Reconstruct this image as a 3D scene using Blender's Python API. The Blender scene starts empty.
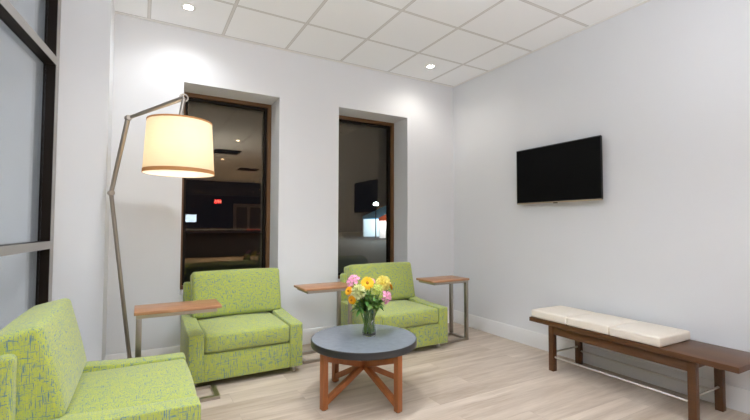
import bpy, math, random
from mathutils import Vector, Matrix
random.seed(7)
S = bpy.context.scene
COL = S.collection

# ------------------------------------------------------------------ camera
H = 3.014                                     # ceiling height
cam_d = bpy.data.cameras.new('camera')
cam = bpy.data.objects.new('camera', cam_d)
COL.objects.link(cam)
YAW, PITCH, ROLL, FPX = 0.51914, 0.03782, 0.00266, 406.83
_f = Vector((math.sin(YAW)*math.cos(PITCH), math.cos(YAW)*math.cos(PITCH), math.sin(PITCH)))
_r = Vector((math.cos(YAW), -math.sin(YAW), 0))
_u = _r.cross(_f)
_c, _s = math.cos(ROLL), math.sin(ROLL)
_r2 = _c*_r + _s*_u
_u2 = -_s*_r + _c*_u
M = Matrix((( _r2.x, _u2.x, -_f.x, -3.4620), (_r2.y, _u2.y, -_f.y, -4.0263), (_r2.z, _u2.z, -_f.z, 1.2208), (0, 0, 0, 1)))
cam.matrix_world = M
cam_d.sensor_width = 36
cam_d.lens = FPX/750*36
cam_d.clip_start = 0.02
S.camera = cam

# ------------------------------------------------------------------ world, lights, exposure
W = bpy.data.worlds.new('night'); S.world = W; W.use_nodes = True
W.node_tree.nodes['Background'].inputs[0].default_value = (0.010, 0.010, 0.014, 1)
W.node_tree.nodes['Background'].inputs[1].default_value = 0.35
S.view_settings.view_transform = 'Standard'
S.view_settings.look = 'None'
S.view_settings.exposure = 0.72
S.view_settings.gamma = 1
S.view_settings.use_curve_mapping = False
S.cycles.max_bounces = 14
S.cycles.diffuse_bounces = 8
S.cycles.glossy_bounces = 6
S.cycles.transmission_bounces = 10
S.cycles.transparent_max_bounces = 16
S.cycles.sample_clamp_indirect = 6

DOWN_POWER = 30
LOBBY_POWER = 320
LAMP_POWER = .84
# recessed downlights, the last only an added fill for the left side: x, y, power, label (None = an extra one outside the photograph)
DOWNLIGHTS_AND_FILL = [(-3.17, -0.41, .36), (-0.68, -0.41, .27), (-2.0, -1.42, 2.2),
              (-3.17, -2.9, 1.0), (-1.92, -2.9, .05), (-0.68, -2.9, .05),
              (-1.74, -4.16, .2), (-3.3, -4.5, .22), (-2.95, -1.65, 1.4)]
LOBBY_LIGHTS = [(-1.6, -6.9), (-.52, -8.36), (-.30, -8.36), (-2.6, -9.6), (1.6, -10.2), (-.9, -12.2), (-3.2, -13.6), (2.6, -13.9)]

def spot(name, loc, power, size=2.65, blend=.8, col=(1, .985, .975), rad=.045):
    l = bpy.data.lights.new(name, 'SPOT'); l.energy = power; l.spot_size = size; l.spot_blend = blend
    l.shadow_soft_size = rad; l.color = col
    o = bpy.data.objects.new(name, l); o.location = loc; COL.objects.link(o); return o
for i, (x, y, k) in enumerate(DOWNLIGHTS_AND_FILL):
    spot('downlight_or_fill', (x, y, H-.03), DOWN_POWER*k, size=1.5 if i == 2 else (2.0 if i == 3 else 2.65), col=(1, .93, .84) if x > -1 else (.95, .97, 1))
for (x, y) in LOBBY_LIGHTS: spot('downlight_or_fill', (x, y, H-.03), LOBBY_POWER, size=2.0, col=(1, .86, .70))
spot('vestibule_fill', (-5.3, -2.2, H-.03), 12, size=2.9, col=(.92, .96, 1))  # added light behind the partition glass, only to brighten it
def area(name, loc, target, sx, sy, power, col):
    l = bpy.data.lights.new(name, 'AREA'); l.shape = 'RECTANGLE'; l.size = sx; l.size_y = sy; l.energy = power; l.color = col
    o = bpy.data.objects.new(name, l); o.location = loc; COL.objects.link(o)
    o.rotation_euler = (Vector(target)-Vector(loc)).to_track_quat('-Z', 'Y').to_euler(); return o
# added soft fill light, no real fixture, thrown at the ceiling from behind the viewer
area('added_bounce_fill', (-3.1, -4.7, 1.75), (-3.1, -4.7, 3.0), 2.0, 1.4, 100, (.84, .905, 1))

# ------------------------------------------------------------------ mesh helpers
class MB:
    def __init__(s): s.v = []; s.f = []
    def add(s, vs, fs, mat=None):
        b = len(s.v)
        s.v += [tuple(mat @ Vector(v)) if mat is not None else tuple(v) for v in vs]
        s.f += [tuple(i+b for i in f) for f in fs]
        return s
    def box(s, x0, x1, y0, y1, z0, z1, mat=None):
        vs = [(x, y, z) for x in (x0, x1) for y in (y0, y1) for z in (z0, z1)]
        return s.add(vs, [(0,1,3,2),(4,6,7,5),(0,4,5,1),(2,3,7,6),(0,2,6,4),(1,5,7,3)], mat)
    def rbox(s, x0, x1, y0, y1, z0, z1, r=.01, seg=2, n=1, fn=None, mat=None):
        """box with rounded edges; n interior cells per axis; fn(u,v,w,p) may push the surface about"""
        c = Vector(((x0+x1)/2, (y0+y1)/2, (z0+z1)/2)); h = Vector(((x1-x0)/2, (y1-y0)/2, (z1-z0)/2))
        ns = n if isinstance(n, (tuple, list)) else (n, n, n)
        ax = []
        for k in range(3):
            a = []
            for i in range(seg+1):
                t = math.tan(math.pi/4*(1-i/seg)); a.append(-(h[k]-r) - r*t)
            m = [-(h[k]-r) + 2*(h[k]-r)*j/ns[k] for j in range(1, ns[k])]
            ax.append(a + m + [-q for q in reversed(a)])
        N = [len(a) for a in ax]; idx = {}; vs = []; fs = []
        def V(i, j, k):
            key = (i, j, k)
            if key not in idx:
                p = Vector((ax[0][i], ax[1][j], ax[2][k]))
                q = Vector([max(-(h[t]-r), min(h[t]-r, p[t])) for t in range(3)])
                d = p-q
                if d.length > 1e-9: d = d.normalized()*r
                p = q+d
                if fn: p = fn(p.x/h.x, p.y/h.y, p.z/h.z, p)
                idx[key] = len(vs); vs.append(p+c)
            return idx[key]
        for a in range(3):
            b, e = (a+1) % 3, (a+2) % 3
            for side in (0, N[a]-1):
                for i in range(N[b]-1):
                    for j in range(N[e]-1):
                        q = []
                        for (di, dj) in ((0,0),(1,0),(1,1),(0,1)):
                            t = [0,0,0]; t[a] = side; t[b] = i+di; t[e] = j+dj; q.append(V(*t))
                        fs.append(tuple(q) if side else tuple(reversed(q)))
        return s.add(vs, fs, mat)
    def tube(s, pts, rad, n=12, cap=True):
        pts = [Vector(p) for p in pts]; R = rad if isinstance(rad, (list, tuple)) else [rad]*len(pts)
        vs = []; fs = []
        t0 = (pts[1]-pts[0]).normalized()
        up = Vector((0,0,1)) if abs(t0.z) < .9 else Vector((1,0,0))
        a = t0.cross(up).normalized()
        for i, p in enumerate(pts):
            t = (pts[min(i+1, len(pts)-1)]-pts[max(i-1, 0)]).normalized()
            a = (a - t*a.dot(t)).normalized(); b = t.cross(a)
            for k in range(n):
                w = 2*math.pi*k/n
                vs.append(p + (a*math.cos(w)+b*math.sin(w))*R[i])
        for i in range(len(pts)-1):
            for k in range(n):
                fs.append((i*n+k, i*n+(k+1)%n, (i+1)*n+(k+1)%n, (i+1)*n+k))
        if cap:
            fs.append(tuple(reversed(range(n)))); fs.append(tuple((len(pts)-1)*n+k for k in range(n)))
        return s.add(vs, fs)
    def lathe(s, prof, n=48, c=(0,0,0), mat=None, cap0=False, cap1=False, close=False):
        vs = []; fs = []
        for (r, z) in prof:
            for k in range(n):
                w = 2*math.pi*k/n; vs.append((c[0]+r*math.cos(w), c[1]+r*math.sin(w), c[2]+z))
        m = len(prof)
        for i in range(m if close else m-1):
            i2 = (i+1) % m
            for k in range(n):
                fs.append((i*n+k, i*n+(k+1)%n, i2*n+(k+1)%n, i2*n+k))
        if cap0: fs.append(tuple(reversed(range(n))))
        if cap1: fs.append(tuple((m-1)*n+k for k in range(n)))
        return s.add(vs, fs, mat)
    def beam(s, p, q, w, h, r=.003, up=(0,0,1)):
        """square bar from p to q, w wide and h high"""
        p = Vector(p); q = Vector(q); z = (q-p); L = z.length; z.normalize()
        x = Vector(up).cross(z)
        if x.length < 1e-4: x = Vector((1,0,0))
        x.normalize(); y = z.cross(x)
        m = Matrix(((x.x, y.x, z.x, p.x), (x.y, y.y, z.y, p.y), (x.z, y.z, z.z, p.z), (0,0,0,1)))
        return s.rbox(-w/2, w/2, -h/2, h/2, 0, L, r, 1, 1, None, m)
    def prism(s, prof, x0, x1, r=0):
        """(y,z) outline swept along x"""
        n = len(prof)
        vs = [(x0, a, b) for a, b in prof] + [(x1, a, b) for a, b in prof]
        fs = [tuple(range(n)), tuple(reversed(range(n, 2*n)))]
        fs += [(i, i+n, (i+1)%n+n, (i+1)%n) for i in range(n)]
        return s.add(vs, fs)
    def build(s, name, mat, parent=None, ang=35, bev=0, bseg=2):
        import bmesh
        me = bpy.data.meshes.new(name); me.from_pydata(s.v, [], s.f)
        bm = bmesh.new(); bm.from_mesh(me)
        bmesh.ops.recalc_face_normals(bm, faces=bm.faces)
        if bev:
            es = [e for e in bm.edges if len(e.link_faces) == 2 and e.calc_face_angle(0) > .6]
            bmesh.ops.bevel(bm, geom=es, offset=bev, segments=bseg, profile=.5, affect='EDGES', clamp_overlap=True)
        bm.to_mesh(me); bm.free()
        for m in (mat if isinstance(mat, (list, tuple)) else [mat]): me.materials.append(m)
        for p in me.polygons: p.use_smooth = True
        me.set_sharp_from_angle(angle=math.radians(ang))
        o = bpy.data.objects.new(name, me); COL.objects.link(o)
        if parent is not None: o.parent = parent
        return o

def tag(o, label=None, cat=None, group=None, kind=None):
    if label: o['label'] = label
    if cat: o['category'] = cat
    if group: o['group'] = group
    if kind: o['kind'] = kind
    return o
def thing(name, label, cat, loc=(0,0,0), rz=0, group=None):
    o = bpy.data.objects.new(name, None); COL.objects.link(o)
    o.location = loc; o.rotation_euler = (0, 0, rz); o.empty_display_size = .1
    return tag(o, label, cat, group)
def copy_tree(o, parent=None):
    c = o.copy(); COL.objects.link(c)
    if parent is not None: c.parent = parent
    for ch in [q for q in o.children]: copy_tree(ch, c)
    return c
def struct(name, mb, mat, parent=None, **k):
    o = mb.build(name, mat, parent, **k)
    if parent is None: o['kind'] = 'structure'
    return o

# ------------------------------------------------------------------ materials
def new_mat(name):
    m = bpy.data.materials.new(name); m.use_nodes = True
    nt = m.node_tree; return m, nt, nt.nodes['Principled BSDF']
def P(name, col, rough=.5, metal=0, spec=.5, noise=0, nscale=30, bump=0, coat=0):
    m, nt, b = new_mat(name)
    b.inputs['Base Color'].default_value = (*col, 1); b.inputs['Roughness'].default_value = rough
    b.inputs['Metallic'].default_value = metal; b.inputs['Specular IOR Level'].default_value = spec
    b.inputs['Coat Weight'].default_value = coat
    tc = nt.nodes.new('ShaderNodeTexCoord'); nz = nt.nodes.new('ShaderNodeTexNoise')
    nz.inputs['Scale'].default_value = nscale; nz.inputs['Detail'].default_value = 4
    nt.links.new(tc.outputs['Object'], nz.inputs['Vector'])
    if noise:
        mx = nt.nodes.new('ShaderNodeMix'); mx.data_type = 'RGBA'
        mx.inputs['A'].default_value = (*[c*(1-noise) for c in col], 1); mx.inputs['B'].default_value = (*[min(1, c*(1+noise)) for c in col], 1)
        nt.links.new(nz.outputs['Fac'], mx.inputs['Factor']); nt.links.new(mx.outputs['Result'], b.inputs['Base Color'])
    if bump:
        bp = nt.nodes.new('ShaderNodeBump'); bp.inputs['Strength'].default_value = bump; bp.inputs['Distance'].default_value = .002
        nt.links.new(nz.outputs['Fac'], bp.inputs['Height']); nt.links.new(bp.outputs['Normal'], b.inputs['Normal'])
    return m
def E_(name, col, strength):
    m, nt, b = new_mat(name)
    b.inputs['Base Color'].default_value = (0, 0, 0, 1)
    b.inputs['Emission Color'].default_value = (*col, 1); b.inputs['Emission Strength'].default_value = strength
    return m
def math_node(nt, op, a, b=None, c=None):
    n = nt.nodes.new('ShaderNodeMath'); n.operation = op
    for i, v in enumerate((a, b, c)):
        if v is None: continue
        if isinstance(v, (int, float)): n.inputs[i].default_value = v
        else: nt.links.new(v, n.inputs[i])
    return n.outputs[0]
def wood(name, c1, c2, axis=0, scale=9, stretch=14, rough=.4, fine=.35, coat=0):
    """long grain along one object axis"""
    m, nt, b = new_mat(name)
    tc = nt.nodes.new('ShaderNodeTexCoord'); mp = nt.nodes.new('ShaderNodeMapping')
    sc = [scale]*3; sc[axis] = scale/stretch; mp.inputs['Scale'].default_value = sc
    nt.links.new(tc.outputs['Object'], mp.inputs['Vector'])
    n1 = nt.nodes.new('ShaderNodeTexNoise'); n1.inputs['Scale'].default_value = 1; n1.inputs['Detail'].default_value = 6; n1.inputs['Distortion'].default_value = .6
    nt.links.new(mp.outputs[0], n1.inputs['Vector'])
    n2 = nt.nodes.new('ShaderNodeTexNoise'); n2.inputs['Scale'].default_value = 9; n2.inputs['Detail'].default_value = 3
    nt.links.new(mp.outputs[0], n2.inputs['Vector'])
    f = math_node(nt, 'ADD', math_node(nt, 'MULTIPLY', n1.outputs['Fac'], 1-fine), math_node(nt, 'MULTIPLY', n2.outputs['Fac'], fine))
    rp = nt.nodes.new('ShaderNodeValToRGB'); nt.links.new(f, rp.inputs[0])
    rp.color_ramp.elements[0].position = .32; rp.color_ramp.elements[0].color = (*c1, 1)
    rp.color_ramp.elements[1].position = .68; rp.color_ramp.elements[1].color = (*c2, 1)
    nt.links.new(rp.outputs[0], b.inputs['Base Color'])
    b.inputs['Roughness'].default_value = rough; b.inputs['Coat Weight'].default_value = coat
    bp = nt.nodes.new('ShaderNodeBump'); bp.inputs['Strength'].default_value = .12; bp.inputs['Distance'].default_value = .001
    nt.links.new(f, bp.inputs['Height']); nt.links.new(bp.outputs['Normal'], b.inputs['Normal'])
    return m

def floor_mat():
    m, nt, b = new_mat('pale_oak_plank_floor')
    tc = nt.nodes.new('ShaderNodeTexCoord')
    br = nt.nodes.new('ShaderNodeTexBrick')
    br.inputs['Scale'].default_value = 1; br.inputs['Brick Width'].default_value = 1.22; br.inputs['Row Height'].default_value = .18
    br.inputs['Mortar Size'].default_value = .0012; br.inputs['Mortar Smooth'].default_value = .3
    br.offset = .37; br.inputs['Bias'].default_value = 0
    br.inputs['Color1'].default_value = (.0, .0, .0, 1); br.inputs['Color2'].default_value = (1, 1, 1, 1); br.inputs['Mortar'].default_value = (.35, .35, .35, 1)
    nt.links.new(tc.outputs['Object'], br.inputs['Vector'])
    mp = nt.nodes.new('ShaderNodeMapping'); mp.inputs['Scale'].default_value = (.9, 9, 1)
    nt.links.new(tc.outputs['Object'], mp.inputs['Vector'])
    off = nt.nodes.new('ShaderNodeVectorMath'); off.operation = 'ADD'
    sc = nt.nodes.new('ShaderNodeVectorMath'); sc.operation = 'SCALE'; sc.inputs['Scale'].default_value = 7
    nt.links.new(br.outputs['Color'], sc.inputs[0]); nt.links.new(mp.outputs[0], off.inputs[0]); nt.links.new(sc.outputs[0], off.inputs[1])
    n1 = nt.nodes.new('ShaderNodeTexNoise'); n1.inputs['Scale'].default_value = 1.3; n1.inputs['Detail'].default_value = 5; n1.inputs['Distortion'].default_value = .5
    n2 = nt.nodes.new('ShaderNodeTexNoise'); n2.inputs['Scale'].default_value = 8; n2.inputs['Detail'].default_value = 3
    nt.links.new(off.outputs[0], n1.inputs['Vector']); nt.links.new(off.outputs[0], n2.inputs['Vector'])
    f = math_node(nt, 'ADD', math_node(nt, 'MULTIPLY', n1.outputs['Fac'], .62), math_node(nt, 'MULTIPLY', n2.outputs['Fac'], .26))
    f = math_node(nt, 'ADD', f, math_node(nt, 'MULTIPLY', br.outputs['Color'], .12))
    rp = nt.nodes.new('ShaderNodeValToRGB'); nt.links.new(f, rp.inputs[0])
    e = rp.color_ramp.elements
    e[0].position = .30; e[0].color = FLOOR_A; e[1].position = .70; e[1].color = FLOOR_B
    mx = nt.nodes.new('ShaderNodeMix'); mx.data_type = 'RGBA'; mx.inputs['B'].default_value = (.30, .23, .17, 1)
    nt.links.new(math_node(nt, 'MULTIPLY', br.outputs['Fac'], .45), mx.inputs['Factor']); nt.links.new(rp.outputs[0], mx.inputs['A'])
    nt.links.new(mx.outputs['Result'], b.inputs['Base Color'])
    b.inputs['Roughness'].default_value = .42; b.inputs['Specular IOR Level'].default_value = .4
    return m
FLOOR_A = (.37, .292, .225, 1); FLOOR_B = (.63, .54, .45, 1)

def ceiling_mat():
    m, nt, b = new_mat('white_ceiling_tile')
    tc = nt.nodes.new('ShaderNodeTexCoord'); sp = nt.nodes.new('ShaderNodeSeparateXYZ'); nt.links.new(tc.outputs['Object'], sp.inputs[0])
    T = .61
    def line(ax, ph, hw):
        u = math_node(nt, 'ADD', ax, ph + 100*T)
        d = math_node(nt, 'ABSOLUTE', math_node(nt, 'SUBTRACT', math_node(nt, 'MODULO', u, T), T/2))
        return math_node(nt, 'GREATER_THAN', d, T/2-hw)
    def both(hw): return math_node(nt, 'MAXIMUM', line(sp.outputs['X'], 1.0084, hw), line(sp.outputs['Y'], .6336, hw))
    bar = both(.0095); gap = math_node(nt, 'SUBTRACT', both(.0135), bar)
    nz = nt.nodes.new('ShaderNodeTexNoise'); nz.inputs['Scale'].default_value = 160; nt.links.new(tc.outputs['Object'], nz.inputs['Vector'])
    m1 = nt.nodes.new('ShaderNodeMix'); m1.data_type = 'RGBA'; m1.inputs['A'].default_value = (.90, .92, .945, 1); m1.inputs['B'].default_value = (.70, .70, .70, 1)
    nt.links.new(bar, m1.inputs['Factor'])
    m2 = nt.nodes.new('ShaderNodeMix'); m2.data_type = 'RGBA'; m2.inputs['B'].default_value = (.52, .52, .52, 1)
    nt.links.new(gap, m2.inputs['Factor']); nt.links.new(m1.outputs['Result'], m2.inputs['A'])
    nt.links.new(m2.outputs['Result'], b.inputs['Base Color']); b.inputs['Roughness'].default_value = .9
    bp = nt.nodes.new('ShaderNodeBump'); bp.inputs['Strength'].default_value = .15; bp.inputs['Distance'].default_value = .002
    nt.links.new(nz.outputs['Fac'], bp.inputs['Height']); nt.links.new(bp.outputs['Normal'], b.inputs['Normal'])
    return m

def fabric():
    m, nt, b = new_mat('lime_crosshatch_fabric')
    tc = nt.nodes.new('ShaderNodeTexCoord')
    def field(scale, lo, hi, off):
        mp = nt.nodes.new('ShaderNodeMapping'); mp.inputs['Scale'].default_value = scale; mp.inputs['Location'].default_value = off
        nt.links.new(tc.outputs['Object'], mp.inputs['Vector'])
        n = nt.nodes.new('ShaderNodeTexNoise'); n.inputs['Scale'].default_value = 1; n.inputs['Detail'].default_value = 1.5
        nt.links.new(mp.outputs[0], n.inputs['Vector'])
        r = nt.nodes.new('ShaderNodeMapRange'); r.inputs[1].default_value = lo; r.inputs[2].default_value = hi
        nt.links.new(n.outputs['Fac'], r.inputs[0]); return r.outputs[0]
    a = 235; s = 23
    z = field((a, a, s), .55, .66, (0, 0, 0))
    x = field((s, a, a), .60, .70, (3, 7, 1))
    y = field((a, s, a), .60, .70, (9, 2, 5))
    blue = math_node(nt, 'MAXIMUM', z, math_node(nt, 'MAXIMUM', x, y))
    z2 = field((a, a, s), .54, .66, (20, 30, 11)); x2 = field((s, a, a), .55, .66, (13, 17, 31))
    yel = math_node(nt, 'MAXIMUM', z2, x2)
    m1 = nt.nodes.new('ShaderNodeMix'); m1.data_type = 'RGBA'; m1.inputs['A'].default_value = FAB_BASE; m1.inputs['B'].default_value = FAB_YEL
    nt.links.new(yel, m1.inputs['Factor'])
    m2 = nt.nodes.new('ShaderNodeMix'); m2.data_type = 'RGBA'; m2.inputs['B'].default_value = FAB_BLUE
    nt.links.new(math_node(nt, 'MULTIPLY', blue, .85), m2.inputs['Factor']); nt.links.new(m1.outputs['Result'], m2.inputs['A'])
    nt.links.new(m2.outputs['Result'], b.inputs['Base Color'])
    b.inputs['Roughness'].default_value = .85; b.inputs['Specular IOR Level'].default_value = .2
    b.inputs['Sheen Weight'].default_value = .3
    nz = nt.nodes.new('ShaderNodeTexNoise'); nz.inputs['Scale'].default_value = 260; nt.links.new(tc.outputs['Object'], nz.inputs['Vector'])
    bp = nt.nodes.new('ShaderNodeBump'); bp.inputs['Strength'].default_value = .25; bp.inputs['Distance'].default_value = .002
    nt.links.new(nz.outputs['Fac'], bp.inputs['Height']); nt.links.new(bp.outputs['Normal'], b.inputs['Normal'])
    return m
FAB_BASE = (.40, .465, .090, 1); FAB_YEL = (.50, .52, .070, 1); FAB_BLUE = (.065, .17, .29, 1)

def pane_mat(name, tint=(1, .82, .58), trans=(.9, .92, .9), ior=.055, rough=0.0):
    m, nt, b = new_mat(name); nt.nodes.remove(b)
    out = nt.nodes['Material Output']
    t = nt.nodes.new('ShaderNodeBsdfTransparent'); t.inputs[0].default_value = (*trans, 1)
    g = nt.nodes.new('ShaderNodeBsdfGlossy'); g.inputs['Color'].default_value = (*tint, 1); g.inputs['Roughness'].default_value = rough
    lw = nt.nodes.new('ShaderNodeLayerWeight'); lw.inputs['Blend'].default_value = .5     # 1-cos of the viewing angle, the same from both sides
    fr = math_node(nt, 'MULTIPLY_ADD', math_node(nt, 'POWER', lw.outputs['Facing'], 5), 1-ior, ior)
    mx = nt.nodes.new('ShaderNodeMixShader')
    nt.links.new(fr, mx.inputs[0]); nt.links.new(t.outputs[0], mx.inputs[1]); nt.links.new(g.outputs[0], mx.inputs[2])
    nt.links.new(mx.outputs[0], out.inputs[0]); return m

def shade_mat():
    m, nt, b = new_mat('cream_linen_lampshade'); nt.nodes.remove(b)
    out = nt.nodes['Material Output']
    tc = nt.nodes.new('ShaderNodeTexCoord'); mp = nt.nodes.new('ShaderNodeMapping'); mp.inputs['Scale'].default_value = (12, 12, 160)
    nt.links.new(tc.outputs['Object'], mp.inputs[0])
    nz = nt.nodes.new('ShaderNodeTexNoise'); nz.inputs['Scale'].default_value = 1; nt.links.new(mp.outputs[0], nz.inputs['Vector'])
    mc = nt.nodes.new('ShaderNodeMix'); mc.data_type = 'RGBA'; mc.inputs['A'].default_value = (.82, .70, .52, 1); mc.inputs['B'].default_value = (.87, .76, .58, 1)
    nt.links.new(nz.outputs['Fac'], mc.inputs['Factor'])
    d = nt.nodes.new('ShaderNodeBsdfDiffuse'); t = nt.nodes.new('ShaderNodeBsdfTranslucent'); mx = nt.nodes.new('ShaderNodeMixShader'); mx.inputs[0].default_value = .5
    nt.links.new(mc.outputs['Result'], d.inputs[0]); nt.links.new(mc.outputs['Result'], t.inputs[0])
    nt.links.new(d.outputs[0], mx.inputs[1]); nt.links.new(t.outputs[0], mx.inputs[2]); nt.links.new(mx.outputs[0], out.inputs[0])
    return m
def translucent(name, col, k=.6):
    m, nt, b = new_mat(name); nt.nodes.remove(b); out = nt.nodes['Material Output']
    d = nt.nodes.new('ShaderNodeBsdfDiffuse'); t = nt.nodes.new('ShaderNodeBsdfTranslucent'); mx = nt.nodes.new('ShaderNodeMixShader'); mx.inputs[0].default_value = k
    d.inputs[0].default_value = t.inputs[0].default_value = (*col, 1)
    nt.links.new(d.outputs[0], mx.inputs[1]); nt.links.new(t.outputs[0], mx.inputs[2]); nt.links.new(mx.outputs[0], out.inputs[0]); return m

m_wall = P('white_wall_paint', (.735, .75, .775), .75, noise=.012, nscale=3, bump=.05)
m_base = P('white_trim_paint', (.78, .78, .78), .45)
m_ceil = ceiling_mat()
m_floor = floor_mat()
m_bronze = P('bronze_window_frame', (.15, .072, .026), .42, metal=.1)
m_dark = P('dark_bronze_frame', (.010, .006, .004), .5, spec=.15)
m_lit_face = P('lit_bronze_face', (.32, .31, .30), .5, metal=.1)  # bronze frame's room-facing side, its lit look put into the colour
m_pane = pane_mat('window_glass')
m_pane2 = pane_mat('partition_glass', (.95, .97, 1), (.92, .94, .95), .06)
m_fab = fabric()
m_walnut = wood('reddish_wood_table', (.33, .155, .075), (.50, .265, .14), 0, 10, 12, .35)
m_oakleg = wood('orange_wood_leg', (.25, .075, .019), (.39, .135, .040), 2, 12, 12, .38)
m_bench = wood('dark_brown_bench_wood', (.060, .023, .007), (.120, .047, .014), 1, 12, 14, .36)
m_nickel = P('brushed_nickel', (.40, .365, .32), .34, metal=1, noise=.05, nscale=200)
m_chrome = P('polished_steel', (.74, .72, .69), .36, metal=1)
m_bone = P('cream_leather', (.76, .70, .61), .5, noise=.03, nscale=14, bump=.1)
m_stone = P('grey_stone_top', (.195, .225, .265), .22, noise=.16, nscale=26, spec=.6)
m_rim = P('dark_shaded_rim', (.030, .030, .031), .33)
m_black = P('black_plastic', (.008, .008, .008), .35)
m_screen = P('black_screen_glass', (.0015, .0015, .0015), .35, spec=.12)
m_tvtrim = P('warm_silver_trim', (.55, .47, .34), .35, metal=.8)
m_shade = shade_mat()
m_band = translucent('brown_shade_band', (.42, .22, .10), .35)
m_diffuser = translucent('white_lamp_diffuser', (.95, .92, .86), .75)
m_bulb = E_('lamp_bulb_glow', (1, .85, .62), 12)
m_lens = E_('downlight_lens_glow', (1, .95, .86), 60)
m_wtrim = P('white_metal_trim', (.8, .8, .78), .4)

# ------------------------------------------------------------------ room shell
mb = MB().box(-8, 6.4, -17, 0.42, -.12, 0)
struct('floor', mb, m_floor)
mb = MB().box(-8, 6.4, -17, 0.42, H, H+.12)
struct('ceiling', mb, m_ceil)

# back wall with two deep openings
WIN = [(-3.160, -2.278), (-1.620, -0.714)]
ZT, ZB, WD = 2.517, .60, .42
mb = MB()
xs = [-8, WIN[0][0], WIN[0][1], WIN[1][0], WIN[1][1], .2]
for i in range(5):
    if i in (1, 3):
        mb.box(xs[i], xs[i+1], 0, WD, 0, ZB); mb.box(xs[i], xs[i+1], 0, WD, ZT, H)
    else: mb.box(xs[i], xs[i+1], 0, WD, 0, H)
struct('wall_back', mb, m_wall)
struct('wall_right', MB().box(0, .2, -6.2, 0, 0, H), m_wall)
struct('wall_left', MB().box(-4.6, -3.70, -.42, 0, 0, H), m_wall)
# baseboards with a sloped top edge
BH = .152
def board(name, x0, y0, x1, y1):
    d = Vector((x1-x0, y1-y0, 0)); L = d.length; d.normalize(); nrm = Vector((d.y, -d.x, 0))   # room side
    mb = MB(); pr = [(0, 0), (.014, 0), (.014, BH-.012), (.006, BH), (0, BH)]
    vs = []
    for t in (0, L):
        for a, b in pr: q = Vector((x0, y0, 0)) + d*t + nrm*a; vs.append((q.x, q.y, b))
    mb.add(vs, [(0,1,2,3,4), (9,8,7,6,5)] + [(i, i+5, (i+1)%5+5, (i+1)%5) for i in range(5)])
    return struct(name, mb, m_base)
board('baseboard_back', -3.70, 0, 0, 0)
board('baseboard_right', 0, 0, 0, -6.2)
board('baseboard_left', -4.0, -.42, -3.70, -.42)
board('baseboard_corner', -3.70, -.42, -3.70, 0)
# thin wall angle where the tiles meet the walls
struct('trim_1', MB().box(-3.70, 0, -.022, -.0005, H-.006, H-.0005), m_wtrim)
struct('trim_2', MB().box(-.022, -.0005, -6.2, -.022, H-.006, H-.0005), m_wtrim)

def back_window(n, x0, x1):
    e = bpy.data.objects.new('window_%d' % n, None); COL.objects.link(e); e.location = ((x0+x1)/2, .3, ZB); e['kind'] = 'structure'
    hw = (x1-x0)/2; h = ZT-ZB; g = .001
    mb = MB(); a = .038                                         # outer brown frame
    mb.box(-hw+g, -hw+a, 0, .10, g, h-g); mb.box(hw-a, hw-g, 0, .10, g, h-g); mb.box(-hw+a, hw-a, 0, .10, h-a, h-g); mb.box(-hw+a, hw-a, 0, .10, g, a)
    mb.build('window_frame', m_bronze, e)
    mb = MB(); b = .024; y0 = .03                               # dark inner stop
    mb.box(-hw+a, -hw+a+b, y0, .09, a, h-a); mb.box(hw-a-b, hw-a, y0, .09, a, h-a); mb.box(-hw+a+b, hw-a-b, y0, .09, h-a-b, h-a); mb.box(-hw+a+b, hw-a-b, y0, .09, a, a+b)
    mb.build('glazing_stop', m_dark, e)
    MB().box(-hw+a+b, hw-a-b, .05, .062, a+b, h-a-b).build('pane', m_pane, e)
back_window(1, *WIN[0]); back_window(2, *WIN[1])

# glazed partition on the left, dark bronze frame; grey strips paint room light on its inner faces
XP = -4.0
e = bpy.data.objects.new('window_3', None); COL.objects.link(e); e.location = (XP, -.422, 0); e.rotation_euler = (0, 0, -.113); e['kind'] = 'structure'
def rail(name, y0, y1, z0, z1):
    MB().box(-.074, -.004, y0, y1, z0, z1).build(name, m_dark, e)
    MB().box(-.004, 0, y0, y1, z0, z1).build('lit_face_strip', m_lit_face, e)
rail('post', -.06, -.001, .002, H-.002)
rail('post', -2.06, -2.0, .002, H-.002); rail('post', -4.2, -4.14, .002, H-.002)
for (a, b) in ((-2.0, -.06), (-4.14, -2.06)):
    rail('rail', a, b, 2.335, 2.392); rail('rail', a, b, 1.055, 1.107); rail('rail', a, b, .002, .10); rail('rail', a, b, H-.06, H-.002)
    for (z0, z1) in ((.10, 1.055), (1.107, 2.335), (2.392, H-.06)):
        MB().box(-.066, -.058, a, b, z0, z1).build('pane', m_pane2, e)
struct('wall_front', MB().box(-8, -4.46, -4.9, -4.62, 0, H), m_wall)
struct('wall_vestibule', MB().box(-6.7, -6.5, -4.62, 0, 0, H), m_wall)

# the lobby that the windows mirror
m_lobby = wood('dark_lobby_panelling', (.020, .010, .006), (.045, .022, .013), 2, 5, 10, .35)
m_tan = P('tan_lobby_wall', (.17, .14, .10), .7)
struct('wall_lobby', MB().box(-8, 6.4, -17, -16.6, 0, H), m_lobby)
struct('wall_lobby_right', MB().box(6.2, 6.4, -16.6, -6.2, 0, H), m_tan)
struct('wall_lobby_left', MB().box(-8, -7.8, -16.6, -4.9, 0, H), m_tan)
struct('wall_lobby_near', MB().box(.2, 6.2, -6.2, -6.0, 0, H), m_tan)
struct('trim_3', MB().box(-8, 6.2, -13.2, -12.9, 2.45, H), P('dark_bulkhead', (.05, .04, .03), .6))

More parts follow.
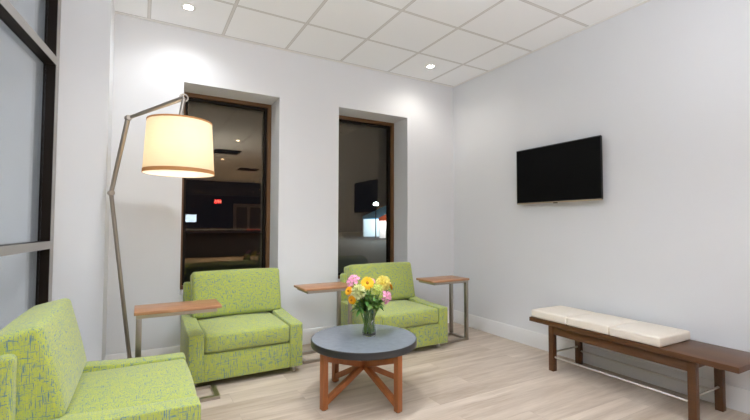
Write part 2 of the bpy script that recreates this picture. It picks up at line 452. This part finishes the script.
# ------------------------------------------------------------------ green armchairs
def make_chair(name, label, cat, group):
    t = thing(name, label, cat, (0,0,0), 0, group)
    w, d = .436, .365; aw = .107
    # base rail
    MB().rbox(-w+aw-.002, w-aw+.002, -d+.010, d-.065, .05, .252, .012, 2, 2).build('base_panel', m_fab, t)
    # arms: flat in front, rising softly towards the back
    prof = [(-d, .055), (-d, .398), (-d+.012, .407), (-.25, .409), (-.12, .411), (-.04, .414), (.04, .420), (.12, .427), (.2, .432), (d-.03, .434), (d-.03, .055)]
    for s in (-1, 1):
        a, b = (-w, -w+aw) if s < 0 else (w-aw, w)
        MB().prism(prof, a, b).build('arm', m_fab, t, bev=.012, bseg=3)
    # back frame
    MB().rbox(-w+.015, w-.015, d-.062, d, .055, .715, .022, 3, 2).build('back_frame', m_fab, t)
    # seat cushion
    def crown(u, v, q, p):
        k = (1-u*u)*(1-.75*v*v)
        if q > 0: p = p + Vector((0, 0, .022*k*q))
        if v < 0: p = p + Vector((0, .012*v*(1-u*u)*(1-q*q), 0))
        return p
    MB().rbox(-w+aw+.002, w-aw-.002, -d+.002, d-.10, .258, .400, .026, 3, (10, 10, 3), crown).build('seat_cushion', m_fab, t)
    # leaning back cushion
    def puff(u, v, q, p):
        if v < 0: p = p + Vector((0, -.024*(1-u*u)*(1-q*q), 0))
        if q > 0: p = p + Vector((0, 0, .006*(1-u*u)))
        return p
    m = Matrix.Translation((.024, .228, .405)) @ Matrix.Rotation(math.radians(-13.5), 4, 'X')
    MB().rbox(-.388, .388, -.090, .090, 0, .400, .03, 3, (10, 3, 8), puff, m).build('back_cushion', m_fab, t)
    for sx in (-1, 1):
        for sy in (-1, 1):
            MB().lathe([(.022, 0), (.022, .012), (.014, .016), (.014, .056)], 14, (sx*(w-.055), sy*(d-.085), 0), cap0=True, cap1=True).build('leg', m_chrome, t)
    return t
GR = 'lime green armchairs'
chair = make_chair('armchair', 'lime green crosshatch armchair under the left window, behind the lamp shade', 'armchair', GR)
chair.location = (-2.715, -.382, 0)
c2 = copy_tree(chair); c2.location = (-1.225, -.46, 0); c2['label'] = 'lime green armchair under the right window, partly behind the flowers'
c3 = copy_tree(chair); c3.location = (-3.575, -1.555, 0); c3.rotation_euler = (0, 0, math.radians(90)); c3['label'] = 'lime green armchair in the left foreground, facing right beside the glazed partition'

# ------------------------------------------------------------------ C-shaped side tables
def make_ctable(name, label, L=.50, D=.29, h=.655):
    """local: legs along x=0, top and base reach out to +x"""
    t = thing(name, label, 'side table', (0,0,0), 0, 'wooden topped side tables')
    MB().rbox(-.012, L, -D/2, D/2, h-.021, h, .003, 1, 1).build('tabletop', m_walnut, t)
    s = .034
    f = MB()
    f.box(0, L-.03, -D/2+.006, -D/2+.006+s, h-.044, h-.0215); f.box(0, L-.03, D/2-.006-s, D/2-.006, h-.044, h-.0215)
    f.box(0, s, -D/2+.006+s, D/2-.006-s, h-.044, h-.0215); f.box(L-.03-s, L-.03, -D/2+.006+s, D/2-.006-s, h-.044, h-.0215)
    f.build('top_frame', m_nickel, t)
    for k in (-1, 1):
        y = k*(D/2-.006-s/2)
        MB().rbox(0, s, y-s/2, y+s/2, .0225, h-.0445, .003, 1, 1).build('leg', m_nickel, t)
    b = MB()
    for k in (-1, 1):
        y = k*(D/2-.006-s/2); b.box(0, L, y-s/2, y+s/2, 0, .022)
    b.box(0, s, -D/2+.006+s, D/2-.006-s, 0, .022); b.box(L-s, L, -D/2+.006+s, D/2-.006-s, 0, .022)
    b.build('base_frame', m_nickel, t)
    return t
ta = make_ctable('side_table', 'C-shaped side table between the floor lamp and the left window armchair', L=.525, D=.28)
ta.location = (-3.485, -.828, 0)
tb = make_ctable('side_table', 'x', L=.475, D=.30); tb.location = (-1.73, -.43, 0); tb.rotation_euler = (0, 0, math.pi); tb['label'] = 'C-shaped side table between the two window armchairs, its right end behind the flowers'
tc_ = make_ctable('side_table', 'x', L=.485, D=.29); tc_.location = (-.405, -.565, 0); tc_.rotation_euler = (0, 0, math.pi); tc_['label'] = 'C-shaped side table in the room corner, right of the armchairs'

# ------------------------------------------------------------------ round coffee table
CT = Vector((-2.055, -1.410, 0)); CR = math.radians(-33)
t = thing('coffee_table', 'round coffee table with grey stone top on crossed orange wood legs', 'coffee table', CT, CR)
th = .42
MB().lathe([(.001, th-.048), (.370, th-.048), (.3755, th-.044), (.3755, th-.004), (.372, th), (.001, th)], 96, cap0=True, cap1=True).build('tabletop', m_stone, t, ang=40)
MB().lathe([(.3757, th-.050), (.379, th-.047), (.380, th-.042), (.380, th-.008), (.378, th-.003), (.3757, th-.002)], 96, close=True).build('shaded_edge_band', m_rim, t, ang=40)  # dark band whose colour also carries the shade on the rim
q = .245; s = .042
for sx in (-1, 1):
    for sy in (-1, 1):
        m = Matrix.Translation((sx*q, sy*q, 0)) @ Matrix.Rotation(math.radians(45), 4, 'Z')
        MB().rbox(-s/2, s/2, -s/2, s/2, .004, th-.051, .004, 2, 1, None, m).build('leg', m_oakleg, t)
        MB().lathe([(.016, 0), (.016, .006)], 12, (sx*q, sy*q, 0), cap0=True, cap1=True).build('foot_pad', m_black, t)
for k, (sx, sy) in enumerate(((1, 1), (1, -1))):
    for j in (-1, 1):
        z0, z1 = (.045, .335)
        a = Vector((-sx*q*.97, -sy*q*.97, z0 if j < 0 else z1)); b = Vector((sx*q*.97, sy*q*.97, z1 if j < 0 else z0))
        mid = (a+b)/2 + Vector((0, 0, .03))
        up = Vector((0,0,1))
        MB().beam(a, mid, .032 + .001*k, .040, .003).build('cross_brace', m_oakleg, t)
        MB().beam(mid, b, .032 + .001*k, .040, .003).build('cross_brace', m_oakleg, t)
MB().lathe([(.03, .235), (.03, .262), (.012, .275), (.012, th-.051)], 16, cap0=True, cap1=True).build('center_hub', m_oakleg, t)

# ------------------------------------------------------------------ bench with cushions
BX0, BX1, BY0, BY1, BZ = -.478, -.050, -3.02, -1.545, .415
cx, cy = (BX0+BX1)/2, (BY0+BY1)/2
t = thing('bench', 'long dark brown wooden bench with steel rails along the right wall', 'bench', (cx, cy, 0), math.radians(-1.2))
hx, hy = (BX1-BX0)/2, (BY1-BY0)/2
MB().rbox(-hx, hx, -hy, hy, BZ-.036, BZ, .003, 1, 1).build('seat_slab', m_bench, t)
L1 = -1.752-cy; L2 = -2.775-cy; lw = .046; inx = .018
yl = sorted((L1, L2))
for sx in (-1, 1):
    for y in yl:
        x = sx*(hx-inx-lw/2)
        MB().rbox(x-lw/2, x+lw/2, y-lw/2, y+lw/2, 0, BZ-.0365, .003, 1, 1).build('leg', m_bench, t)
    x = sx*(hx-inx-.014)
    MB().rbox(x-.012, x+.012, yl[0]+lw/2, yl[1]-lw/2, BZ-.036-.070, BZ-.0365, .002, 1, 1).build('apron', m_bench, t)
    MB().tube([(sx*(hx-inx-lw/2), yl[0]+lw/2-.002, .118), (sx*(hx-inx-lw/2), yl[1]-lw/2+.002, .118)], .0075, 12).build('rail', m_chrome, t)
for y in yl:
    MB().rbox(-hx+inx+lw, hx-inx-lw, y-.012, y+.012, BZ-.036-.05, BZ-.0365, .002, 1, 1).build('apron', m_bench, t)
    MB().tube([(-hx+inx+lw-.002, y, .155), (hx-inx-lw+.002, y, .155)], .0075, 12).build('rail', m_chrome, t)
names = ['cream bench cushion at the far end of the bench', 'cream bench cushion in the middle of the row of three', 'cream bench cushion beside the bare end of the bench']
cl = 1.05/3
rot = Matrix.Rotation(math.radians(-1.2), 4, 'Z')
for i in range(3):
    yc = (BY1-.012) - cl*(i+.5) - cy
    def crown(u, v, q, p):
        if q > 0: p = p + Vector((0, 0, .008*(1-u**4)*(1-v**4)))
        return p
    o = MB().rbox(-.205, .195, -cl/2+.001, cl/2-.001, .001, .066, .012, 2, (8, 8, 1), crown).build('bench_cushion', m_bone)
    pos = rot @ Vector((0, yc, 0)); o.location = (cx+pos.x, cy+pos.y, BZ); o.rotation_euler = (0, 0, math.radians(-1.2))
    tag(o, names[i], 'cushion', 'cream bench cushions')

# ------------------------------------------------------------------ wall television
tv = thing('television', 'black flat screen television mounted on the right wall above the bench', 'television', (-.03, -1.53, 1.45))
MB().rbox(-.035, -.012, -.450, .453, 0, .548, .005, 2, 1).build('housing', m_black, tv)
MB().box(-.0365, -.0352, -.444, .447, .012, .540).build('screen', m_screen, tv)
f = MB()
f.box(-.037, -.030, -.452, -.4495, 0, .55); f.box(-.037, -.030, .4525, .455, 0, .55); f.box(-.037, -.030, -.4495, .4525, .548, .5505)
f.build('edge_trim', m_black, tv)
MB().rbox(-.039, -.028, -.451, .454, -.008, .004, .002, 1, 1).build('lower_bezel', m_tvtrim, tv)
MB().rbox(-.041, -.03, -.022, .022, -.014, -.006, .002, 1, 1).build('sensor_bar', m_black, tv)
MB().box(-.0118, .0295, -.20, .20, .12, .42).build('wall_bracket', m_black, tv)

# ------------------------------------------------------------------ floor lamp
LP = [(-3.50, -.46, .025), (-3.665, -.50, 1.452), (-3.568, -.60, 1.994), (-3.219, -.80, 2.142)]
t = thing('floor_lamp', 'jointed nickel floor lamp with a cream drum shade, left of the left window', 'floor lamp', (-3.50, -.46, 0))
def loc(p): return Vector(p) - Vector((-3.50, -.46, 0))
MB().lathe([(.001, 0), (.15, 0), (.155, .006), (.15, .018), (.03, .024), (.001, .024)], 48).build('base', m_nickel, t)
for a, b in ((0, 1), (1, 2), (2, 3)):
    p, q = loc(LP[a]), loc(LP[b]); dr = (q-p).normalized()
    MB().tube([p, q], [.014, .014] if a == 0 else ([.015, .017] if a == 1 else [.012, .018]), 14).build('pole', m_nickel, t)
def disc(name, c, ax, r, w):
    ax = Vector(ax).normalized(); c = Vector(c)
    return MB().tube([c-ax*w/2, c-ax*w*.35, c+ax*w*.35, c+ax*w/2], [r*.8, r, r, r*.8], 20).build(name, m_nickel, t)
side = Vector((.35, -.93, 0))
for k in (1, 2): disc('joint', loc(LP[k]), side, .021, .044)
k3 = loc(LP[3])
MB().lathe([(.026+.006*math.cos(2*math.pi*i/10), .006*math.sin(2*math.pi*i/10)) for i in range(10)], 28, mat=Matrix.Translation(k3) @ Matrix.Rotation(math.radians(90), 4, 'X'), close=True).build('hook_ring', m_nickel, t)
SC = Vector((-3.239, -.80, 0)); sz0, sz1 = 1.585, 1.964; r0, r1 = .234, .213
sc = SC - Vector((-3.50, -.46, 0))
MB().tube([k3, Vector((sc.x, sc.y, sz1+.04)), Vector((sc.x, sc.y, sz1-.06))], .014, 12).build('stem', m_nickel, t)
def rr(z): return r0 + (r1-r0)*(z-sz0)/(sz1-sz0)
sh = MB().lathe([(rr(sz0+.026), sz0+.026), (rr(sz1-.012), sz1-.012)], 64, (sc.x, sc.y, 0)).build('lamp_shade', m_shade, t)
for z0, z1 in ((sz0, sz0+.026), (sz1-.012, sz1)):
    MB().lathe([(rr(z0), z0), (rr(z0)+.002, z0), (rr(z1)+.002, z1), (rr(z1), z1)], 64, (sc.x, sc.y, 0)).build('shade_band', m_band, t)
MB().lathe([(.001, sz0+.001), (r0-.001, sz0+.001)], 64, (sc.x, sc.y, 0)).build('diffuser', m_diffuser, t)
MB().lathe([(.001, 1.75), (.022, 1.76), (.034, 1.79), (.030, 1.83), (.018, 1.86), (.018, 1.94), (.001, 1.94)], 20, (sc.x, sc.y, 0)).build('bulb', m_bulb, t)
for k in range(3):
    w = 2*math.pi*k/3
    MB().tube([(sc.x, sc.y, sz1-.03), (sc.x+(rr(sz1)-.002)*math.cos(w), sc.y+(rr(sz1)-.002)*math.sin(w), sz1-.008)], .003, 8).build('spider_arm', m_nickel, t)
l = bpy.data.lights.new('lamp_light', 'POINT'); l.energy = LAMP_POWER; l.color = (1, .85, .63); l.shadow_soft_size = .05
o = bpy.data.objects.new('lamp_light', l); o.location = (SC.x, SC.y, 1.72); COL.objects.link(o)

# ------------------------------------------------------------------ ceiling downlights in the tiles
def downlight(x, y, label):
    t = thing('downlight', label, 'ceiling light', (x, y, H), 0, 'recessed ceiling downlights')
    MB().lathe([(.036, -.001), (.038, -.006), (.058, -.005), (.060, -.0005)], 32).build('trim_ring', m_wtrim, t)
    MB().lathe([(.001, -.002), (.022, -.003), (.033, -.002)], 32).build('lens', m_lens, t)
labs = {0: 'round recessed ceiling downlight above the floor lamp', 1: 'round recessed ceiling downlight in the far corner near the television wall'}
for i, (x, y, k) in enumerate(DOWNLIGHTS_AND_FILL):
    if i < 2: downlight(x, y, labs[i])
extra = ['lit ceiling downlight directly behind the viewer, mirrored in the left window', None]
for i, (x, y) in enumerate([(-1.74, -4.16)] + LOBBY_LIGHTS):
    downlight(x, y, 'lit lobby ceiling downlight seen only as a reflection in the left window')

# ------------------------------------------------------------------ flowers in the vase
VC = Vector((-2.004, -1.393, th)); BQ = Vector((-2.05, -1.475, .445))
def glass_mat():
    m, nt, b = new_mat('clear_vase_glass')
    b.inputs['Base Color'].default_value = (.93, .97, .95, 1); b.inputs['Roughness'].default_value = .02
    b.inputs['Transmission Weight'].default_value = 1; b.inputs['IOR'].default_value = 1.45
    return m
m_glass = glass_mat()
m_water = P('vase_water', (.85, .95, .85), .0); m_water.node_tree.nodes['Principled BSDF'].inputs['Transmission Weight'].default_value = 1; m_water.node_tree.nodes['Principled BSDF'].inputs['IOR'].default_value = 1.33
t = thing('vase', 'clear glass vase of flowers on the round coffee table', 'vase', VC)
po = [(.001, .0), (.047, .0), (.051, .006), (.047, .04), (.041, .09), (.041, .13), (.047, .165), (.054, .19)]
pi = [(.052, .19), (.0445, .165), (.0385, .13), (.0385, .09), (.044, .04), (.044, .014), (.001, .012)]
MB().lathe(po+pi, 48).build('glass_body', m_glass, t)
MB().lathe([(.001, .0135), (.0425, .0145), (.0425, .04), (.037, .09), (.037, .115), (.001, .115)], 32).build('water', m_water, t)

m_stem = P('green_stem', (.15, .30, .045), .5); m_leaf = P('green_leaf', (.07, .21, .035), .5, noise=.35, nscale=40); m_leaf2 = P('pale_green_leaf', (.16, .28, .06), .5, noise=.3, nscale=40)
m_gold = P('golden_petal', (.93, .57, .015), .6, noise=.12, nscale=60); m_orange = P('orange_petal', (.91, .47, .010), .6, noise=.12, nscale=60)
m_disc = P('amber_flower_disc', (.50, .20, .01), .8, noise=.4, nscale=300); m_yel = P('lemon_petal', (.95, .84, .27), .6, noise=.1, nscale=60)
m_cream = P('pale_green_cream_petal', (.80, .82, .46), .6, noise=.08, nscale=60); m_pink = P('pink_petal', (.80, .34, .52), .6, noise=.2, nscale=60)
m_lime = P('lime_petal', (.60, .70, .16), .6, noise=.15, nscale=60)
def frame(n):
    n = Vector(n).normalized(); a = n.cross(Vector((0, 0, 1)))
    if a.length < 1e-3: a = Vector((1, 0, 0))
    a.normalize(); return a, n.cross(a), n
def petal(mb, c, d, n, L, w, lift=.2, curl=.0):
    """one curved petal from c along d, facing n"""
    d = Vector(d).normalized(); n = Vector(n).normalized(); s = d.cross(n).normalized()
    vs = []; K = 5
    for i in range(K+1):
        u = i/K; ww = w*math.sin(math.pi*min(1, .12+.80*u))**.7*.5
        h = lift*L*u - curl*L*u*u
        for j in (-1, 0, 1): vs.append(Vector(c) + d*L*u + s*ww*j + n*(h - (.10*w if j == 0 else 0)))
    fs = []
    for i in range(K):
        for j in range(2): a = i*3+j; fs.append((a, a+1, a+4, a+3))
    mb.add(vs, fs)
def stem_to(t, head, n, foot):
    h = Vector(head); f = Vector(foot); mid = Vector((f.x*.1+h.x*.35, f.y*.1+h.y*.35, .20))
    pts = []
    for i in range(11):
        u = i/10
        pts.append(f*(1-u)**2 + mid*2*u*(1-u) + h*u*u)
    MB().tube(pts, .0038, 8).build('stem', m_stem, t)
def flower(kind, label, head, n, r, mat, group=None, nm=None):
    """head relative to the vase foot"""
    t = thing(nm or kind, label, 'flower', VC, 0, group)
    ang = random.random()*6.28; foot = Vector((.026*math.cos(ang), .026*math.sin(ang), .018))
    a, b, n = frame(n); h = Vector(head)
    stem_to(t, h - n*.006, n, foot)
    if kind == 'gerbera':
        mb = MB()
        for ring, (k, rad, lift) in enumerate(((16, 1, .12), (14, .80, .30), (12, .55, .55))):
            for i in range(k):
                w = 2*math.pi*(i+.5*ring)/k + random.uniform(-.06, .06); d = a*math.cos(w)+b*math.sin(w)
                petal(mb, h + d*r*.15 + n*.002*ring, d, n, r*rad*.86, r*.40, lift, .12)
        mb.build('petals', mat, t, ang=180)
        mb = MB(); m = Matrix(((a.x, b.x, n.x, h.x), (a.y, b.y, n.y, h.y), (a.z, b.z, n.z, h.z), (0,0,0,1)))
        mb.lathe([(.001, .016), (r*.14, .015), (r*.22, .010), (r*.24, .0)], 20, mat=m); mb.build('flower_disc', m_disc, t)
    elif kind == 'carnation':
        mb = MB(); N = 170
        mb.lathe([(.0005, -.5*r), (.42*r, -.3*r), (.60*r, 0), (.42*r, .42*r), (.0005, .60*r)], 14, mat=Matrix(((a.x, b.x, n.x, h.x), (a.y, b.y, n.y, h.y), (a.z, b.z, n.z, h.z), (0,0,0,1))))
        for i in range(N):
            u = (i+.5)/N; th_ = math.acos(1-1.55*u); ph = i*2.399963
            d = (a*math.cos(ph)+b*math.sin(ph))*math.sin(th_) + n*math.cos(th_)
            up = Vector((random.uniform(-1, 1), random.uniform(-1, 1), random.uniform(-1, 1))); up = (up - d*up.dot(d)).normalized()
            petal(mb, h + d*r*.12, d, up, r*random.uniform(.78, 1.0), r*random.uniform(.34, .50), random.uniform(-.25, .25), random.uniform(-.4, .4))
        mb.build('petals', mat, t, ang=180)
    else:
        mb = MB()
        for i in range(13):
            ph = i*2.4; rr_ = r*math.sqrt((i+.3)/13)
            c = h + (a*math.cos(ph)+b*math.sin(ph))*rr_ + n*(r*.45*(1-(rr_/r)**2) + random.uniform(-.004, .004))
            nn = (n + (c-h).normalized()*.8).normalized(); a2, b2, nn = frame(nn)
            for k in range(6):
                w = 2*math.pi*k/6 + i; d = a2*math.cos(w)+b2*math.sin(w)
                petal(mb, c, d, nn, r*.40, r*.22, .45, .1)
        mb.build('petals', mat, t, ang=180)
    lm = random.choice((m_leaf, m_leaf2))
    for k in range(3):
        u = .55+.13*k; c = foot*(1-u)**2 + Vector((foot.x*.1+h.x*.35, foot.y*.1+h.y*.35, .20))*2*u*(1-u) + h*u*u
        if c.z < .19: continue
        w = random.random()*6.28; d = Vector((math.cos(w), math.sin(w), .35)); mb = MB(); petal(mb, c, d, Vector((0, 0, 1)), .055, .020, .1, .5); mb.build('leaf', lm, t, ang=180)
    return t
_cam = Vector((-3.46, -4.03, 1.22))
def at(dx, dy, z): return (dx, dy, z-th)
tocam = Vector((-.45, -.85, .25))
# heads given in the room, minus the vase foot
def hd(x, y, z): return (Vector((x, y, z)) - BQ)*1.03
flower('gerbera', 'large golden gerbera with amber centre, top middle of the bouquet', hd(-2.065, -1.475, .812), tocam + Vector((0, 0, .25)), .050, m_gold)
flower('carnation', 'pale greenish cream carnation, left of the bouquet centre', hd(-2.150, -1.50, .758), tocam + Vector((-.2, 0, .1)), .052, m_cream)
flower('carnation', 'big lemon yellow carnation, upper right of the bouquet', hd(-1.915, -1.44, .795), tocam + Vector((.3, 0, .5)), .056, m_yel)
flower('flower_cluster', 'cluster of small pink blooms, upper left of the bouquet', hd(-2.155, -1.42, .828), tocam + Vector((-.5, .2, .7)), .044, m_pink)
flower('flower_cluster', 'cluster of small pink blooms, lower right of the bouquet', hd(-1.925, -1.50, .705), tocam + Vector((.6, 0, -.1)), .042, m_pink)
flower('flower_cluster', 'small pink blooms peeking out right of the golden gerbera', hd(-2.005, -1.42, .812), tocam + Vector((.2, 0, .8)), .028, m_pink)
flower('gerbera', 'orange gerbera seen side on, upper one at the left edge of the bouquet', hd(-2.205, -1.46, .765), (-1, -.35, .45), .034, m_orange)
flower('gerbera', 'orange gerbera seen side on, lower one at the left edge of the bouquet', hd(-2.20, -1.50, .708), (-1, -.5, -.05), .034, m_orange)
flower('gerbera', 'orange gerbera seen side on, far right of the bouquet', hd(-1.845, -1.43, .768), (.9, -.3, .35), .034, m_orange)
flower('flower_cluster', 'small lime green filler blooms between the two yellow flowers', hd(-1.98, -1.47, .762), tocam, .034, m_lime)
flower('flower_cluster', 'small lime green filler blooms behind the cream carnation', hd(-2.09, -1.40, .775), (0, 0, 1), .03, m_lime)
for k in range(14):
    t = thing('leafy_sprig', 'dark green leafy sprig filling the lower middle of the bouquet', 'foliage', VC, 0, 'leafy sprigs in the vase')
    w = 2*math.pi*k/9 + .3; rad = random.uniform(.03, .10) if k < 9 else random.uniform(.07, .12); h = Vector((rad*math.cos(w), rad*math.sin(w), random.uniform(.24, .31) if k < 9 else random.uniform(.20, .245))); foot = Vector((.03*math.cos(w*2.1), .03*math.sin(w*2.1), .02))
    stem_to(t, h, None, foot)
    mb = MB(); mid = Vector((foot.x*.1+h.x*.35, foot.y*.1+h.y*.35, .20))
    for i in range(13):
        u = .60+.40*i/12; c = foot*(1-u)**2 + mid*2*u*(1-u) + h*u*u
        w2 = i*2.4+k; d = Vector((math.cos(w2), math.sin(w2), random.uniform(-.1, .9)))
        petal(mb, c, d, Vector((0, 0, 1)), random.uniform(.045, .072), random.uniform(.020, .032), random.uniform(0, .3), random.uniform(.2, .7))
    mb.build('foliage', m_leaf if k % 3 else m_leaf2, t, ang=180)

# ------------------------------------------------------------------ lobby things the glass mirrors
ex = thing('exit_sign', 'red glowing exit sign mirrored in the left window glass', 'sign', (-.25, -16.55, 2.28))
MB().rbox(-.17, .17, -.045, .0, 0, .20, .006, 1, 1).build('housing', m_black, ex)
MB().box(-.16, .16, 0, .004, .01, .19).build('face', E_('red_sign_glow', (1, .03, .05), 9), ex)
fc = bpy.data.curves.new('lettering', 'FONT'); fc.body = 'EXIT'; fc.size = .17; fc.align_x = 'CENTER'; fc.align_y = 'CENTER'; fc.extrude = .002
fo = bpy.data.objects.new('lettering', fc); COL.objects.link(fo)
bpy.context.view_layer.update()
me = bpy.data.meshes.new_from_object(fo.evaluated_get(bpy.context.evaluated_depsgraph_get()))
bpy.data.objects.remove(fo)
me.materials.clear(); me.materials.append(E_('red_letter_glow', (1, .25, .22), 14))
fo = bpy.data.objects.new('lettering', me); COL.objects.link(fo); fo.parent = ex
fo.location = (0, .007, .10); fo.rotation_euler = (math.radians(90), 0, math.radians(180))
mon = thing('hanging_monitor', 'glowing blue hanging monitor mirrored at the left edge of the left window', 'monitor', (-2.43, -6.35, 1.28))
MB().rbox(-.155, .155, -.04, 0, 0, .21, .008, 1, 1).build('housing', m_black, mon)
MB().box(-.142, .142, 0, .004, .013, .197).build('screen', E_('blue_screen_glow', (.40, .58, 1), 13.0), mon)
MB().tube([(0, -.02, .20), (0, -.02, H-1.281)], .015, 10).build('ceiling_pole', m_black, mon)
dk = thing('reception_counter', 'long dark lobby counter with pale front edge mirrored low in the left window', 'counter', (1.0, -12, 0))
MB().box(-4.2, 2.4, -.35, .30, 0, 1.02).build('body', m_lobby, dk)
MB().rbox(-4.3, 2.5, -.42, .40, 1.021, 1.07, .008, 1, 1).build('countertop', P('pale_counter', (.45, .50, .55), .25), dk)
MB().box(-.9, 2.3, .405, .412, 1.03, 1.06).build('light_strip', E_('red_strip_glow', (1, .12, .08), 1.4), dk)
for i in range(6):  # hanging lamps stand in for a row of track lights
    px_, py_ = .13+.036*i, -9.0-1.0*i
    pl = thing('pendant_lamp', 'small pendant lamp standing in for lobby track lights, mirrored in the left window', 'pendant lamp', (px_, py_, 2.5), 0, 'lobby pendant lamps')
    MB().lathe([(.03, .14), (.075, .02), (.08, 0)], 20).build('lamp_shade', m_black, pl)
    MB().lathe([(.001, .0), (.045, .01), (.05, .05), (.001, .08)], 16).build('bulb', E_('pendant_glow', (1, .75, .45), 9) if i == 0 else bpy.data.materials['pendant_glow'], pl)
    MB().tube([(0, 0, .13), (0, 0, H-2.501)], .005, 8).build('cord', m_black, pl)

for (x, y, n_) in ((-1.70, -5.66, 'nearer'), (-.53, -8.63, 'farther')):
    v = thing('ceiling_vent', 'dark slotted ceiling vent, the %s of two mirrored high in the left window' % n_, 'vent', (x, y, H), 0, 'lobby ceiling vents')
    f = MB(); f.box(-.30, .30, -.30, -.27, -.012, -.0005); f.box(-.30, .30, .27, .30, -.012, -.0005); f.box(-.30, -.27, -.27, .27, -.012, -.0005); f.box(.27, .30, -.27, .27, -.012, -.0005)
    f.build('frame', m_dark, v)
    MB().box(-.27, .27, -.27, .27, -.003, -.0006).build('backing', m_black, v)
    for k in range(6): MB().box(-.27, .27, -.225+.09*k-.012, -.225+.09*k+.012, -.011, -.0035).build('slat', m_dark, v)
e = bpy.data.objects.new('door_1', None); COL.objects.link(e); e.location = (1.25, -16.6, 0); e['kind'] = 'structure'
f = MB(); f.box(-.75, -.60, .001, .08, 0, 2.3); f.box(.60, .75, .001, .08, 0, 2.3); f.box(-.60, .60, .001, .08, 2.12, 2.3); f.box(-.06, .06, .001, .07, 0, 2.12)
f.build('door_frame', P('pale_door_frame', (.62, .55, .42), .5), e)
for sx in (-1, 1): MB().box(min(sx*.06, sx*.6), max(sx*.06, sx*.6), .001, .03, 0, 2.12).build('door_leaf', P('olive_door_leaf', (.20, .18, .11), .4), e)

# ------------------------------------------------------------------ night outside the windows
struct('ground', MB().box(-20, 60, .42, 70, -.25, -.13), P('night_asphalt', (.03, .03, .03), .8))
def tent(label, x, y, w, ze, zp, mat, wallmat, strength):
    t = thing('market_tent', label, 'tent', (x, y, -.13), 0, 'market tents outside')
    h = w/2
    MB().add([(-h, -h, ze), (h, -h, ze), (h, h, ze), (-h, h, ze), (0, 0, zp), (-h, -h, ze-.3), (h, -h, ze-.3), (h, h, ze-.3), (-h, h, ze-.3)],
             [(0,1,4), (1,2,4), (2,3,4), (3,0,4), (0,5,6,1), (1,6,7,2), (2,7,8,3), (3,8,5,0)]).build('canopy', mat, t)
    for sx in (-1, 1):
        for sy in (-1, 1): MB().tube([(sx*(h-.05), sy*(h-.05), 0), (sx*(h-.05), sy*(h-.05), ze-.05)], .03, 8).build('pole', m_wtrim, t)
    MB().box(-h+.1, h-.1, h-.12, h-.10, 0, ze-.32).build('side_curtain', wallmat, t)
    MB().box(-h+.2, h-.2, -h+.3, -h+.8, 0, .9).build('counter', P('tent_counter', (.25, .45, .36), .6), t)
    l = bpy.data.lights.new('tent_light', 'POINT'); l.energy = strength; l.shadow_soft_size = .15; l.color = (.9, .97, 1)
    o = bpy.data.objects.new('tent_light', l); o.location = (x, y, ze-.6); COL.objects.link(o)
m_blue = P('blue_canvas', (.10, .35, .55), .7); m_red = P('red_canvas', (.65, .10, .03), .7); m_canvas = P('white_canvas', (.75, .78, .8), .8)
tent('blue canopy market tent seen through the right window', 22.2, 37.0, 5.0, 2.45, 4.0, m_blue, m_canvas, 330)
tent('small red canopy market tent in front of the blue one, through the right window', 19.3, 32.4, 1.9, 2.15, 2.8, m_red, m_canvas, 90)
sl = thing('street_lamp', 'bright street lamp beyond the tents, through the right window', 'street lamp', (15.5, 29.0, -.13))
MB().tube([(0, 0, 0), (0, 0, 3.25)], [.06, .04], 12).build('post', m_dark, sl)
MB().lathe([(.001, 3.2), (.2, 3.25), (.24, 3.36), (.12, 3.5), (.001, 3.52)], 20).build('lamp_head', E_('street_lamp_glow', (.85, .95, 1), 25), sl)
l = bpy.data.lights.new('street_light', 'POINT'); l.energy = 900; l.shadow_soft_size = .2; l.color = (.85, .95, 1)
o = bpy.data.objects.new('street_light', l); o.location = (15.5, 28.5, 4.0); COL.objects.link(o)
